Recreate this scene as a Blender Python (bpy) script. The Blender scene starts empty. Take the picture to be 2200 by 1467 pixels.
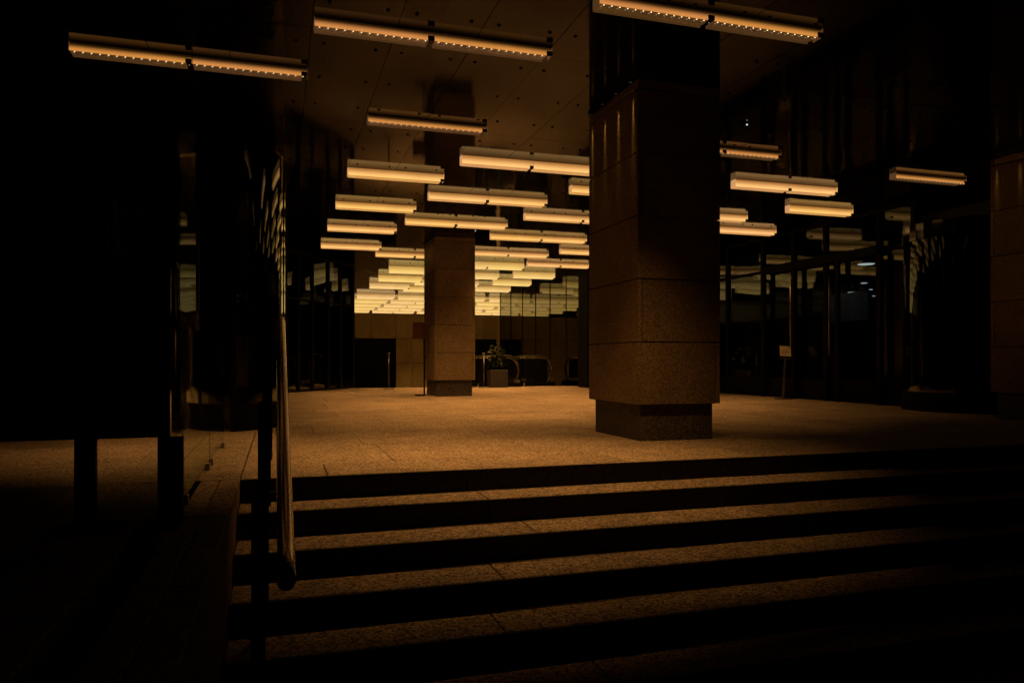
import bpy, bmesh, math, random
from mathutils import Vector, Matrix

random.seed(7)
S = bpy.context.scene
COL = S.collection
R = math.radians

# ------------------------------------------------------------------ camera, night sky, exposure
cam_d = bpy.data.cameras.new("camera")
cam = bpy.data.objects.new("camera", cam_d)
COL.objects.link(cam)
cam.location = (0, 0, 0.79)
cam.rotation_euler = (R(90), 0, -math.atan(500 / 1602))
cam_d.sensor_width = 36
cam_d.lens = 36 * 1602 / 2200
cam_d.shift_y = 41.5 / 2200
cam_d.clip_start = 0.05
cam_d.clip_end = 400
S.camera = cam

W = bpy.data.worlds.new("World")
S.world = W
W.use_nodes = True
wn = W.node_tree
wn.nodes.clear()
sky = wn.nodes.new("ShaderNodeTexSky")
sky.sky_type = 'NISHITA'
sky.sun_disc = False
sky.sun_elevation = R(-4)
sky.sun_rotation = R(200)
bg = wn.nodes.new("ShaderNodeBackground")
bg.inputs['Strength'].default_value = 0.002
wo = wn.nodes.new("ShaderNodeOutputWorld")
wn.links.new(sky.outputs[0], bg.inputs[0])
wn.links.new(bg.outputs[0], wo.inputs[0])

S.view_settings.view_transform = 'Standard'
S.view_settings.look = 'None'
S.view_settings.exposure = 0
S.view_settings.gamma = 1
S.render.engine = 'CYCLES'
S.cycles.use_denoising = True
S.cycles.max_bounces = 8
S.cycles.glossy_bounces = 5
S.cycles.diffuse_bounces = 3
S.cycles.transparent_max_bounces = 24
S.cycles.sample_clamp_indirect = 4
S.cycles.use_light_tree = True

LAMP = (1.0, 0.455, 0.115)     # warm sodium-like amber of the strip lights
LAMP_W = 25.0

# ------------------------------------------------------------------ materials
def new_mat(name):
    m = bpy.data.materials.new(name)
    m.use_nodes = True
    nt = m.node_tree
    return m, nt, nt.nodes['Principled BSDF'], nt.nodes['Material Output']

def N(nt, t, **kw):
    n = nt.nodes.new(t)
    for k, v in kw.items():
        if k in n.inputs:
            n.inputs[k].default_value = v
        else:
            setattr(n, k, v)
    return n

def granite(name, dark, light, scale=90, rough=0.85, bump=0.25, vary=0.25, fleck=None, spec=0.3, stain=0.35):
    m, nt, b, out = new_mat(name)
    L = nt.links
    tc = N(nt, 'ShaderNodeTexCoord')
    geo = N(nt, 'ShaderNodeNewGeometry')
    no = N(nt, 'ShaderNodeTexNoise', Scale=scale, Detail=6.0, Roughness=0.75)
    vo = N(nt, 'ShaderNodeTexVoronoi', Scale=scale * 1.1)
    big = N(nt, 'ShaderNodeTexNoise', Scale=1.7, Detail=5.0, Roughness=0.65)
    for n in (no, vo, big):
        L.new(geo.outputs['Position'], n.inputs['Vector'])
    sep = N(nt, 'ShaderNodeSeparateColor')
    L.new(vo.outputs['Color'], sep.inputs[0])
    mx = N(nt, 'ShaderNodeMath', operation='ADD')
    sc = N(nt, 'ShaderNodeMath', operation='MULTIPLY')
    sc.inputs[1].default_value = 0.5
    L.new(no.outputs['Fac'], mx.inputs[0]); L.new(sep.outputs[0], mx.inputs[1])
    L.new(mx.outputs[0], sc.inputs[0])
    cr = N(nt, 'ShaderNodeValToRGB')
    cr.color_ramp.elements[0].position = 0.30
    cr.color_ramp.elements[1].position = 0.72
    cr.color_ramp.elements[0].color = (*dark, 1)
    cr.color_ramp.elements[1].color = (*light, 1)
    if fleck:
        e = cr.color_ramp.elements.new(0.88)
        e.color = (*fleck, 1)
    L.new(sc.outputs[0], cr.inputs[0])
    # stains and per-piece variation
    mr = N(nt, 'ShaderNodeMapRange')
    mr.inputs['From Min'].default_value = 0.3; mr.inputs['From Max'].default_value = 0.75
    mr.inputs['To Min'].default_value = 1.0; mr.inputs['To Max'].default_value = 1.0 - stain
    L.new(big.outputs['Fac'], mr.inputs[0])
    oi = N(nt, 'ShaderNodeObjectInfo')
    mv = N(nt, 'ShaderNodeMapRange')
    mv.inputs['To Min'].default_value = 1.0 - vary; mv.inputs['To Max'].default_value = 1.0 + vary * 0.5
    L.new(oi.outputs['Random'], mv.inputs[0])
    mm = N(nt, 'ShaderNodeMath', operation='MULTIPLY')
    L.new(mr.outputs[0], mm.inputs[0]); L.new(mv.outputs[0], mm.inputs[1])
    vm = N(nt, 'ShaderNodeVectorMath', operation='SCALE')
    L.new(cr.outputs[0], vm.inputs[0]); L.new(mm.outputs[0], vm.inputs['Scale'])
    L.new(vm.outputs[0], b.inputs['Base Color'])
    rr = N(nt, 'ShaderNodeMapRange')
    rr.inputs['To Min'].default_value = rough - 0.12; rr.inputs['To Max'].default_value = min(1, rough + 0.1)
    L.new(big.outputs['Fac'], rr.inputs[0]); L.new(rr.outputs[0], b.inputs['Roughness'])
    b.inputs['Specular IOR Level'].default_value = spec
    bp = N(nt, 'ShaderNodeBump', Strength=bump, Distance=0.004)
    L.new(sc.outputs[0], bp.inputs['Height']); L.new(bp.outputs[0], b.inputs['Normal'])
    return m

def plain(name, col, rough=0.5, metal=0.0, spec=0.5, grain=0.0, scale=30):
    m, nt, b, out = new_mat(name)
    b.inputs['Metallic'].default_value = metal
    b.inputs['Specular IOR Level'].default_value = spec
    geo = N(nt, 'ShaderNodeNewGeometry')
    no = N(nt, 'ShaderNodeTexNoise', Scale=scale, Detail=4.0)
    nt.links.new(geo.outputs['Position'], no.inputs['Vector'])
    mr = N(nt, 'ShaderNodeMapRange')
    mr.inputs['To Min'].default_value = max(0.0, rough - 0.08 - grain); mr.inputs['To Max'].default_value = rough + 0.08 + grain
    nt.links.new(no.outputs['Fac'], mr.inputs[0]); nt.links.new(mr.outputs[0], b.inputs['Roughness'])
    cr = N(nt, 'ShaderNodeMapRange', data_type='FLOAT_VECTOR')
    cr.inputs['To Min'].default_value if False else None
    mix = N(nt, 'ShaderNodeMix', data_type='RGBA')
    mix.inputs[6].default_value = (*[c * 0.8 for c in col], 1)
    mix.inputs[7].default_value = (*[min(1, c * 1.15) for c in col], 1)
    nt.links.new(no.outputs['Fac'], mix.inputs[0]); nt.links.new(mix.outputs[2], b.inputs['Base Color'])
    return m

def glow(name, low, high, h=0.118, start=0.0, end=1.0, strength=1.0, tint=0.0):
    """lamp diffuser: emission runs from the LED row at the bottom edge to its dimmer top edge"""
    m, nt, b, out = new_mat(name)
    L = nt.links
    tc = N(nt, 'ShaderNodeTexCoord')
    sp = N(nt, 'ShaderNodeSeparateXYZ')
    L.new(tc.outputs['Object'], sp.inputs[0])
    mr = N(nt, 'ShaderNodeMapRange', interpolation_type='SMOOTHSTEP')
    mr.inputs['From Min'].default_value = -h * (1 - start); mr.inputs['From Max'].default_value = -h * (1 - end)
    L.new(sp.outputs[2], mr.inputs[0])
    mix = N(nt, 'ShaderNodeMix', data_type='RGBA')
    mix.inputs[6].default_value = (*low, 1); mix.inputs[7].default_value = (*high, 1)
    L.new(mr.outputs[0], mix.inputs[0])
    oi = N(nt, 'ShaderNodeObjectInfo')
    tm = N(nt, 'ShaderNodeMix', data_type='RGBA')
    tm.inputs[6].default_value = (1.0, 0.95, 1.1 + tint, 1); tm.inputs[7].default_value = (1.0, 0.99, 0.8, 1)
    L.new(oi.outputs['Random'], tm.inputs[0])
    no = N(nt, 'ShaderNodeTexNoise', Scale=2.2, Detail=3.0)
    L.new(tc.outputs['Object'], no.inputs['Vector'])
    nr = N(nt, 'ShaderNodeMapRange')
    nr.inputs['To Min'].default_value = 0.8; nr.inputs['To Max'].default_value = 1.2
    L.new(no.outputs['Fac'], nr.inputs[0])
    mu = N(nt, 'ShaderNodeMix', data_type='RGBA', blend_type='MULTIPLY')
    mu.inputs[0].default_value = 1.0
    L.new(mix.outputs[2], mu.inputs[6]); L.new(tm.outputs[2], mu.inputs[7])
    st = N(nt, 'ShaderNodeMath', operation='MULTIPLY')
    st.inputs[1].default_value = strength
    L.new(nr.outputs[0], st.inputs[0])
    L.new(mu.outputs[2], b.inputs['Emission Color']); L.new(st.outputs[0], b.inputs['Emission Strength'])
    b.inputs['Base Color'].default_value = (0.3, 0.25, 0.18, 1)
    b.inputs['Roughness'].default_value = 0.5
    return m

def emit(name, col, s):
    m, nt, b, out = new_mat(name)
    b.inputs['Base Color'].default_value = (0, 0, 0, 1)
    b.inputs['Emission Color'].default_value = (*col, 1)
    b.inputs['Emission Strength'].default_value = s
    return m

def glass(name, tint=(0.6, 0.65, 0.6), wav=0.0, ior=1.5, gl=(0.95, 1.0, 0.9)):
    m, nt, b, out = new_mat(name)
    nt.nodes.remove(b)
    L = nt.links
    tr = N(nt, 'ShaderNodeBsdfTransparent'); tr.inputs[0].default_value = (*tint, 1)
    gs = N(nt, 'ShaderNodeBsdfGlossy'); gs.inputs['Roughness'].default_value = 0.025
    gs.inputs['Color'].default_value = (*gl, 1)
    fr = N(nt, 'ShaderNodeFresnel')
    gg = N(nt, 'ShaderNodeNewGeometry')
    ir = N(nt, 'ShaderNodeMapRange')          # thin sheet: the same Fresnel curve from both sides
    ir.inputs['To Min'].default_value = ior; ir.inputs['To Max'].default_value = 1 / ior
    L.new(gg.outputs['Backfacing'], ir.inputs[0]); L.new(ir.outputs[0], fr.inputs['IOR'])
    mx = N(nt, 'ShaderNodeMixShader')
    if wav:
        geo = N(nt, 'ShaderNodeNewGeometry')
        no = N(nt, 'ShaderNodeTexNoise', Scale=0.9, Detail=1.0)
        L.new(geo.outputs['Position'], no.inputs['Vector'])
        bp = N(nt, 'ShaderNodeBump', Strength=1.0, Distance=wav)
        L.new(no.outputs['Fac'], bp.inputs['Height'])
        L.new(bp.outputs[0], gs.inputs['Normal'])
    L.new(fr.outputs[0], mx.inputs[0]); L.new(tr.outputs[0], mx.inputs[1]); L.new(gs.outputs[0], mx.inputs[2])
    L.new(mx.outputs[0], out.inputs[0])
    return m

M = {}
M['floor'] = granite('paving granite', (0.095, 0.068, 0.048), (0.56, 0.45, 0.345), 80, 0.8, 0.5, 0.16, stain=0.4)
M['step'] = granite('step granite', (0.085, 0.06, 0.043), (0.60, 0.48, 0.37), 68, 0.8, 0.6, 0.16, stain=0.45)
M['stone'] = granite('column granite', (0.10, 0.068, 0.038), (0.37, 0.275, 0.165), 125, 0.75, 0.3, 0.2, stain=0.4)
M['riser'] = granite('shade-toned riser granite', (0.012, 0.010, 0.009), (0.055, 0.045, 0.036), 80, 0.8, 0.3, 0.1)  # near-black tone puts the risers' shade into the colour
M['plinth'] = granite('dark plinth granite', (0.025, 0.022, 0.02), (0.12, 0.10, 0.085), 80, 0.6, 0.25, 0.1, fleck=(0.35, 0.3, 0.25))
M['core'] = plain('joint mortar', (0.03, 0.025, 0.02), 0.9)
M['wallstone'] = granite('wall granite', (0.30, 0.25, 0.11), (0.55, 0.46, 0.22), 60, 0.7, 0.15, 0.12, stain=0.25)
M['black'] = plain('black painted metal', (0.005, 0.005, 0.005), 0.65, spec=0.1)
M['blackgloss'] = plain('black glossy panel', (0.006, 0.006, 0.006), 0.08)
M['darkwall'] = plain('dark wall', (0.02, 0.018, 0.016), 0.6)
M['steel'] = plain('brushed stainless steel', (0.6, 0.56, 0.5), 0.2, 1.0)
M['rail'] = plain('handrail steel', (0.78, 0.66, 0.52), 0.19, 1.0, scale=2.5)
M['steel_rough'] = plain('satin steel', (0.45, 0.43, 0.4), 0.35, 1.0)
M['steel_dark'] = plain('tarnished steel', (0.16, 0.15, 0.14), 0.4, 1.0)
M['rubber'] = plain('black rubber', (0.02, 0.02, 0.02), 0.3)
M['ground'] = granite('lower pavement', (0.08, 0.065, 0.05), (0.3, 0.25, 0.2), 60, 0.9, 0.3, 0.1)
M['glow_front'] = glow('front strip diffuser', (1.0, 0.40, 0.09), (0.03, 0.012, 0.002), h=0.074, start=0.05, end=0.85, strength=0.66)
M['glow_mid'] = glow('strip diffuser', (1.0, 0.55, 0.175), (0.36, 0.15, 0.036), h=0.110, start=0.0, end=1.02, strength=1.12)
M['glow_far'] = glow('far strip diffuser', (1.0, 0.67, 0.235), (0.60, 0.345, 0.095), h=0.185, start=0.0, end=1.0, strength=0.95)
M['lip_front'] = glow('front strip lip', (0.048, 0.022, 0.007), (0.07, 0.035, 0.013), strength=1.0)  # lip is no source; the light on it is put in as emission
M['lip_mid'] = glow('strip lip', (0.55, 0.28, 0.09), (0.60, 0.32, 0.12), strength=1.0)  # light falling on the lip, given as emission
M['led'] = emit('led chips', (1.0, 0.66, 0.32), 2.2)
M['led_dim'] = emit('led glints', (1.0, 0.7, 0.45), 0.35)  # glowing chips drawn as the LEDs' reflection in the lip
M['glint'] = emit('downlight lens', (1.0, 0.8, 0.55), 0.07)
M['far_lamp'] = emit('far lamp', (1.0, 0.95, 0.85), 9.0)  # glow of the bulbs added for reflected glints
M['white_lamp'] = emit('cool white lamp', (0.8, 0.9, 1.0), 1.3)
M['glass_side'] = glass('facade glass', (0.55, 0.58, 0.55), 0.0045)
M['glass_back'] = glass('escalator hall glass', (0.25, 0.28, 0.24), 0.0008, 2.0, (1.0, 0.97, 0.75))
M['glass_left'] = glass('left facade glass', (0.4, 0.42, 0.42), 0.012)
M['glass_curved'] = glass('curved smoked glass', (0.30, 0.30, 0.30), 0.004, 1.9)
M['glass_curved_dim'] = glass('curved dark glass', (0.25, 0.25, 0.25), 0.004, 1.38)
M['glass_clear'] = glass('balustrade glass', (0.78, 0.80, 0.78), 0.0)
M['paper'] = plain('printed notice', (0.75, 0.68, 0.5), 0.6)
M['print'] = plain('dark print', (0.05, 0.04, 0.03), 0.6)
M['leaf'] = plain('leaf', (0.012, 0.022, 0.008), 0.3, spec=0.4)
M['redsign'] = plain('dark red sign face', (0.10, 0.035, 0.02), 0.5)
M['bluewall'] = plain('pale plaster', (0.45, 0.43, 0.46), 0.8)

# polished dark ceiling panel (plain dielectric, so it mirrors more at a grazing view)
m, nt, b, out = new_mat('polished ceiling panel')
b.inputs['IOR'].default_value = 1.17
b.inputs['Roughness'].default_value = 0.05
geo = N(nt, 'ShaderNodeNewGeometry')
no = N(nt, 'ShaderNodeTexNoise', Scale=1.1, Detail=5.0)
nt.links.new(geo.outputs['Position'], no.inputs['Vector'])
oi = N(nt, 'ShaderNodeObjectInfo')
ad = N(nt, 'ShaderNodeMath', operation='ADD')
nt.links.new(no.outputs['Fac'], ad.inputs[0]); nt.links.new(oi.outputs['Random'], ad.inputs[1])
cr = N(nt, 'ShaderNodeMapRange'); cr.inputs['From Max'].default_value = 1.6
nt.links.new(ad.outputs[0], cr.inputs[0])
mix = N(nt, 'ShaderNodeMix', data_type='RGBA')
mix.inputs[6].default_value = (0.002, 0.0015, 0.001, 1); mix.inputs[7].default_value = (0.008, 0.006, 0.003, 1)
nt.links.new(cr.outputs[0], mix.inputs[0]); nt.links.new(mix.outputs[2], b.inputs['Base Color'])
rr = N(nt, 'ShaderNodeMapRange'); rr.inputs['To Min'].default_value = 0.03; rr.inputs['To Max'].default_value = 0.10
nt.links.new(no.outputs['Fac'], rr.inputs[0]); nt.links.new(rr.outputs[0], b.inputs['Roughness'])
M['ceil'] = m

# ------------------------------------------------------------------ mesh helpers
def link_mesh(name, bm, mat, parent=None, loc=(0, 0, 0), smooth=False, mats=None):
    me = bpy.data.meshes.new(name)
    bm.to_mesh(me); bm.free()
    for x in (mats or [mat]):
        me.materials.append(x)
    if smooth:
        for p in me.polygons:
            p.use_smooth = True
    o = bpy.data.objects.new(name, me)
    COL.objects.link(o)
    o.location = loc
    if parent:
        o.parent = parent
    return o

def add_box(bm, x0, x1, y0, y1, z0, z1, mi=0):
    v = [bm.verts.new(p) for p in ((x0, y0, z0), (x1, y0, z0), (x1, y1, z0), (x0, y1, z0),
                                   (x0, y0, z1), (x1, y0, z1), (x1, y1, z1), (x0, y1, z1))]
    fs = []
    for f in ((0, 3, 2, 1), (4, 5, 6, 7), (0, 1, 5, 4), (1, 2, 6, 5), (2, 3, 7, 6), (3, 0, 4, 7)):
        fc = bm.faces.new([v[i] for i in f]); fc.material_index = mi
        fs.append(fc)
    return fs

def box(name, x0, x1, y0, y1, z0, z1, mat, parent=None, bevel=0.0):
    bm = bmesh.new()
    cx, cy, cz = (x0 + x1) / 2, (y0 + y1) / 2, (z0 + z1) / 2
    if parent is not None:
        off = parent.location
    else:
        off = Vector((0, 0, 0))
    add_box(bm, x0 - cx, x1 - cx, y0 - cy, y1 - cy, z0 - cz, z1 - cz)
    if bevel:
        bmesh.ops.bevel(bm, geom=list(bm.edges), offset=bevel, segments=1, affect='EDGES')
    return link_mesh(name, bm, mat, parent, (cx - off[0], cy - off[1], cz - off[2]))

def tube_pts(bm, pts, r, n=14, cap=True, closed=False):
    rings = []
    prev = None
    P = [Vector(p) for p in pts]
    for i, p in enumerate(P):
        a = P[max(i - 1, 0)]; c = P[min(i + 1, len(P) - 1)]
        t = (c - a).normalized()
        up = Vector((0, 0, 1)) if abs(t.z) < 0.95 else Vector((0, 1, 0))
        s = t.cross(up).normalized(); u = s.cross(t).normalized()
        rings.append([bm.verts.new(p + r * (math.cos(2 * math.pi * k / n) * s + math.sin(2 * math.pi * k / n) * u)) for k in range(n)])
    for a, c in zip(rings[:-1], rings[1:]):
        for k in range(n):
            bm.faces.new((a[k], a[(k + 1) % n], c[(k + 1) % n], c[k]))
    if cap:
        bm.faces.new(rings[0][::-1]); bm.faces.new(rings[-1])

def tube(name, pts, r, mat, parent=None, n=14):
    bm = bmesh.new()
    off = parent.location if parent is not None else Vector((0, 0, 0))
    tube_pts(bm, [Vector(p) - off for p in pts], r, n)
    bmesh.ops.recalc_face_normals(bm, faces=bm.faces)
    o = link_mesh(name, bm, mat, parent, smooth=True)
    return o

def tag(o, label=None, cat=None, group=None, kind=None):
    if label: o['label'] = label
    if cat: o['category'] = cat
    if group: o['group'] = group
    if kind: o['kind'] = kind
    return o

def thing(name, loc, label, cat, group=None, rz=0):
    o = bpy.data.objects.new(name, None)
    COL.objects.link(o)
    o.location = loc
    o.rotation_euler = (0, 0, rz)
    o.empty_display_size = 0.2
    return tag(o, label, cat, group)

def struct_empty(name, loc=(0, 0, 0)):
    o = bpy.data.objects.new(name, None)
    COL.objects.link(o)
    o.location = loc
    o['kind'] = 'structure'
    return o

# ------------------------------------------------------------------ ground, plaza, steps
CZ = 3.54                 # underside of ceiling
RISE, GO, Y0 = 0.155, 0.403, 5.30
NST = 7
FLOOR_END = 22.0
LOW = -RISE * NST

# lower ground: one sheet reaching the horizon
bm = bmesh.new()
add_box(bm, -150, 150, -80, 220, LOW - 0.6, LOW)
g = link_mesh('ground', bm, M['ground']); g['kind'] = 'structure'

# plaza bed under the slabs and slabs with recessed joints
plaza = struct_empty('plaza_floor')
TH = 0.05
def slabs(x0, x1, y0, y1, parent, rowh, mat, zt=0.0, lens=(1.0, 1.6), name='paving_slab', off=0.3, bev=0.004, gap=0.006):
    y = y0
    k = 0
    while y < y1 - 0.05:
        ye = min(y + rowh, y1)
        if y1 - ye < rowh * 0.4: ye = y1
        x = x0
        first = True
        while x < x1 - 0.01:
            l = random.uniform(*lens) * (random.uniform(0.4, 1.0) if first else 1)
            first = False
            xe = min(x + l, x1)
            if x1 - xe < 0.35: xe = x1
            dz = random.uniform(-0.0012, 0.0012)
            box(name, x + gap / 2, xe - gap / 2, y + gap / 2, ye - gap / 2, zt - TH + dz, zt + dz, mat, parent, bev)
            x = xe
            k += 1
        y = ye
    return k

bed = bmesh.new()
add_box(bed, -0.49, 10.6, Y0 + 0.02, FLOOR_END - 0.02, LOW - 0.3, -TH + 0.018)
add_box(bed, -9, -0.492, Y0 + 0.02, 19.0, LOW - 0.3, -TH + 0.0175)
add_box(bed, -9, -0.64, 1.6, Y0 + 0.018, LOW - 0.3, -TH + 0.017)
link_mesh('bed', bed, M['core'], plaza)
slabs(-0.25, 10.6, Y0 - 0.012, Y0 + 0.62, plaza, 0.632, M['floor'], lens=(1.1, 1.3), bev=0.006)      # nosing course
slabs(-0.25, 10.6, Y0 + 0.62, 12.6, plaza, 1.2, M['floor'], lens=(1.2, 1.7))
slabs(-0.25, 10.6, 12.6, FLOOR_END, plaza, 1.9, M['floor'], lens=(1.9, 2.6))
slabs(-4.6, -0.25, Y0, 12.6, plaza, 1.2, M['floor'], lens=(1.2, 1.7))
slabs(-4.6, -0.64, 1.7, Y0, plaza, 0.9, M['floor'], lens=(1.2, 1.7))
slabs(-4.6, -0.25, 12.6, 18.6, plaza, 2.0, M['floor'], lens=(2.0, 2.6))

# steps
steps = struct_empty('steps')
for k in range(1, NST):
    yf = Y0 - GO * k
    zt = -RISE * k
    x = -0.25
    while x < 13.9:
        xe = min(x + random.uniform(1.3, 1.9), 14.0)
        if 14.0 - xe < 0.4: xe = 14.0
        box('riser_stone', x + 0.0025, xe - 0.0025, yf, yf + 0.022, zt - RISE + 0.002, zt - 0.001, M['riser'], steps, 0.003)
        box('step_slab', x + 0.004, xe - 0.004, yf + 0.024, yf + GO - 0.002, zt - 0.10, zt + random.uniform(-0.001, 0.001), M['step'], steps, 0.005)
        x = xe
bm = bmesh.new()
for k in range(0, NST):
    yf = Y0 - GO * k
    add_box(bm, -0.25, 14.0, yf + 0.026, yf + GO + 0.020 if k else Y0 + 0.019, LOW - 0.2, -RISE * k - (0.10 if k else TH) + 0.0015)
link_mesh('riser_core', bm, M['step'], steps)

x = -0.25
while x < 13.9:
    xe = min(x + 1.55, 14.0)
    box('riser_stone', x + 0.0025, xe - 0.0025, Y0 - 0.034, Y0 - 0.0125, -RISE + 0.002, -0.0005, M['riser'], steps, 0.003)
    x = xe

# stair side wall (level stone cap with a long joint)
sw = thing('stair_side_wall', (-0.37, 3.6, LOW), 'low level granite wall along the left edge of the steps', 'wall')
box('wall_core', -0.488, -0.252, 1.6, Y0 + 0.01, LOW - 0.1, -0.052, M['step'], sw)
for (a, c) in ((-0.492, -0.376), (-0.370, -0.248)):
    y = 1.6
    while y < Y0 - 0.05:
        ye = min(y + 1.24, Y0 - 0.016)
        box('coping_stone', a, c, y + 0.003, ye - 0.003, -0.05, 0.001, M['step'], sw, 0.005)
        y = ye

# concourse beyond the plaza edge
cf = box('concourse_floor', -8, 14, FLOOR_END + 0.002, 50, -0.7, -0.31, M['floor']); cf['kind'] = 'structure'

# ------------------------------------------------------------------ ceiling
ceil = struct_empty('ceiling')
bm = bmesh.new()
add_box(bm, -4.8, 13.2, 30.0, 50, CZ + 0.0221, CZ + 0.45)
add_box(bm, -4.8, 11.2, 3.9, 29.999, CZ + 0.022, CZ + 0.45)
link_mesh('ceiling_bed', bm, M['black'], ceil)
PW = 0.676
x_start = 0.93 - 8 * PW
rows_y = [4.0 + 2.3667 * i for i in range(12)]
px_list = [x_start + PW * i for i in range(22)]
pm = {}
def panel_mesh(w, l):
    key = (round(w, 3), round(l, 3))
    if key not in pm:
        bm = bmesh.new()
        add_box(bm, 0.003, w - 0.003, 0.003, l - 0.003, 0, 0.018)
        me = bpy.data.meshes.new('ceiling_panel'); bm.to_mesh(me); bm.free()
        me.materials.append(M['ceil'])
        pm[key] = me
    return pm[key]
for j, y in enumerate(rows_y):
    for i, x in enumerate(px_list):
        if x > 10.6: continue
        o = bpy.data.objects.new('ceiling_panel', panel_mesh(PW, 2.3667))
        COL.objects.link(o); o.parent = ceil
        o.location = (x, y, CZ + random.uniform(0, 0.0015))
        o.rotation_euler = (random.uniform(-0.0006, 0.0006), random.uniform(-0.0015, 0.0015), 0)
bm = bmesh.new()
y = rows_y[-1] + 2.3667
while y < 47:
    for x in px_list + [px_list[-1] + PW * k for k in (1, 2, 3)]:
        add_box(bm, x + 0.003, x + PW - 0.003, y + 0.003, y + 2.364, CZ, CZ + 0.018)
    y += 2.3667
o = link_mesh('far_ceiling_panels', bm, M['ceil'], ceil); o['kind'] = 'stuff'
# fixing buttons
bm = bmesh.new()
for x in px_list:
    if x > 10.6: continue
    for off in (0.115, PW - 0.115):
        y = 4.3
        while y < 34:
            n = 10
            c = (x + off, y)
            r0, r1 = 0.018, 0.012
            a = [bm.verts.new((c[0] + r0 * math.cos(2 * math.pi * k / n), c[1] + r0 * math.sin(2 * math.pi * k / n), CZ + 0.001)) for k in range(n)]
            d = [bm.verts.new((c[0] + r1 * math.cos(2 * math.pi * k / n), c[1] + r1 * math.sin(2 * math.pi * k / n), CZ - 0.008)) for k in range(n)]
            for k in range(n):
                bm.faces.new((a[k], d[k], d[(k + 1) % n], a[(k + 1) % n]))
            bm.faces.new(d)
            y += 0.7889
bmesh.ops.recalc_face_normals(bm, faces=bm.faces)
o = link_mesh('fixing_buttons', bm, M['black'], ceil); o['kind'] = 'stuff'
# fascia at the open edge of the roof
box('roof_fascia', -4.85, 11.25, 3.80, 3.898, CZ - 0.02, CZ + 0.5, M['black'], ceil)

# ------------------------------------------------------------------ columns
def column(X, Y, w, dep, label, ztop=CZ):
    t = thing('stone_column', (X + w / 2, Y + dep / 2, 0), label, 'column', 'granite clad columns')
    ins = 0.055
    box('plinth', X + ins, X + w - ins, Y + ins, Y + dep - ins, -0.04, 0.354, M['plinth'], t, 0.004)
    box('core', X + 0.042, X + w - 0.042, Y + 0.042, Y + dep - 0.042, 0.3555, ztop + 0.02, M['core'], t)
    z = 0.356
    k = 0
    th = 0.04
    gp = 0.0055
    lap = 0.125
    while z < ztop - 0.05:
        ze = min(z + 0.617, ztop)
        a, c = z + gp, ze - gp
        jit = lambda: random.uniform(-0.0012, 0.0012)
        if k % 2 == 0:
            # corner returns: front slabs stop short on the right, the left return piece wraps the near corner
            e = jit()
            box('stone', X, X + w - 0.057, Y + e, Y + th, a, c, M['stone'], t, 0.004)
            box('stone', X + w - 0.045, X + w, Y + e, Y + th, a, c, M['stone'], t, 0.004)
            e = jit()
            box('stone', X + e, X + th, Y + lap + 0.008, Y + dep, a, c, M['stone'], t, 0.004)
            box('stone', X + e, X + th, Y + th + 0.0015, Y + lap, a, c, M['stone'], t, 0.004)
        else:
            e = jit()
            box('stone', X + 0.052, X + w, Y + e, Y + th, a, c, M['stone'], t, 0.004)
            box('stone', X, X + 0.044, Y + e, Y + th, a, c, M['stone'], t, 0.004)
            e = jit()
            box('stone', X + e, X + th, Y + th + 0.0015, Y + dep - 0.06, a, c, M['stone'], t, 0.004)
            box('stone', X + e, X + th, Y + dep - 0.052, Y + dep, a, c, M['stone'], t, 0.004)
        box('stone', X + w - th, X + w + jit(), Y + th + 0.0015, Y + dep, a, c, M['stone'], t, 0.004)
        box('stone', X + th + 0.0015, X + w - th - 0.0015, Y + dep - th, Y + dep + jit(), a, c, M['stone'], t, 0.004)
        z = ze
        k += 1
    return t
C1 = (3.33, 6.56, 0.92, 1.20)
C2 = (3.27, 16.2, 0.92, 1.25)
C3 = (9.30, 6.60, 0.92, 1.20)
column(*C1, 'large square granite column standing nearest at the top of the steps')
column(*C2, 'granite column in the middle distance beside the dark red sign')
column(*C3, 'unlit granite column at the far right beside the glass entrance')

# small downlights beside each column's left face
def downlight(x, y, label, group, power=1.6):
    t = thing('column_downlight', (x, y, CZ), label, 'light', group)
    bm = bmesh.new()
    n = 12
    for (r, z0, z1) in ((0.026, 0.0, -0.018),):
        a = [bm.verts.new((r * math.cos(2 * math.pi * k / n), r * math.sin(2 * math.pi * k / n), z0)) for k in range(n)]
        d = [bm.verts.new((r * math.cos(2 * math.pi * k / n), r * math.sin(2 * math.pi * k / n), z1)) for k in range(n)]
        for k in range(n):
            bm.faces.new((a[k], d[k], d[(k + 1) % n], a[(k + 1) % n]))
    link_mesh('housing', bm, M['black'], t, smooth=True)
    bm = bmesh.new()
    bmesh.ops.create_circle(bm, cap_ends=True, segments=12, radius=0.022)
    bmesh.ops.reverse_faces(bm, faces=bm.faces)
    link_mesh('lens', bm, M['glint'], t, (0, 0, -0.006))
    ld = bpy.data.lights.new('downlight_beam', 'SPOT')
    ld.energy = power; ld.color = (1.0, 0.55, 0.12); ld.spot_size = R(11); ld.spot_blend = 1.0; ld.shadow_soft_size = 0.008
    lo = bpy.data.objects.new('downlight_beam', ld); COL.objects.link(lo); lo.parent = t
    lo.location = (0, 0, -0.02)
    lo.rotation_euler = (0, R(-4.5), 0)     # tips the beam towards the stone (+X)
    return t
for (cx, cy, cw, cd), nm, n, pw in ((C1, 'near', 4, 22), (C2, 'middle', 4, 26), (C3, 'far right', 4, 8)):
    for k in range(n):
        yy = cy + 0.10 + k * (cd - 0.2) / (n - 1)
        place = ('foremost', 'second', 'third', 'rearmost')[k]
        downlight(cx - 0.028, yy, f'tiny amber downlight in the ceiling, {place} of four along the {nm} column', 'downlights beside the columns', pw)

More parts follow.
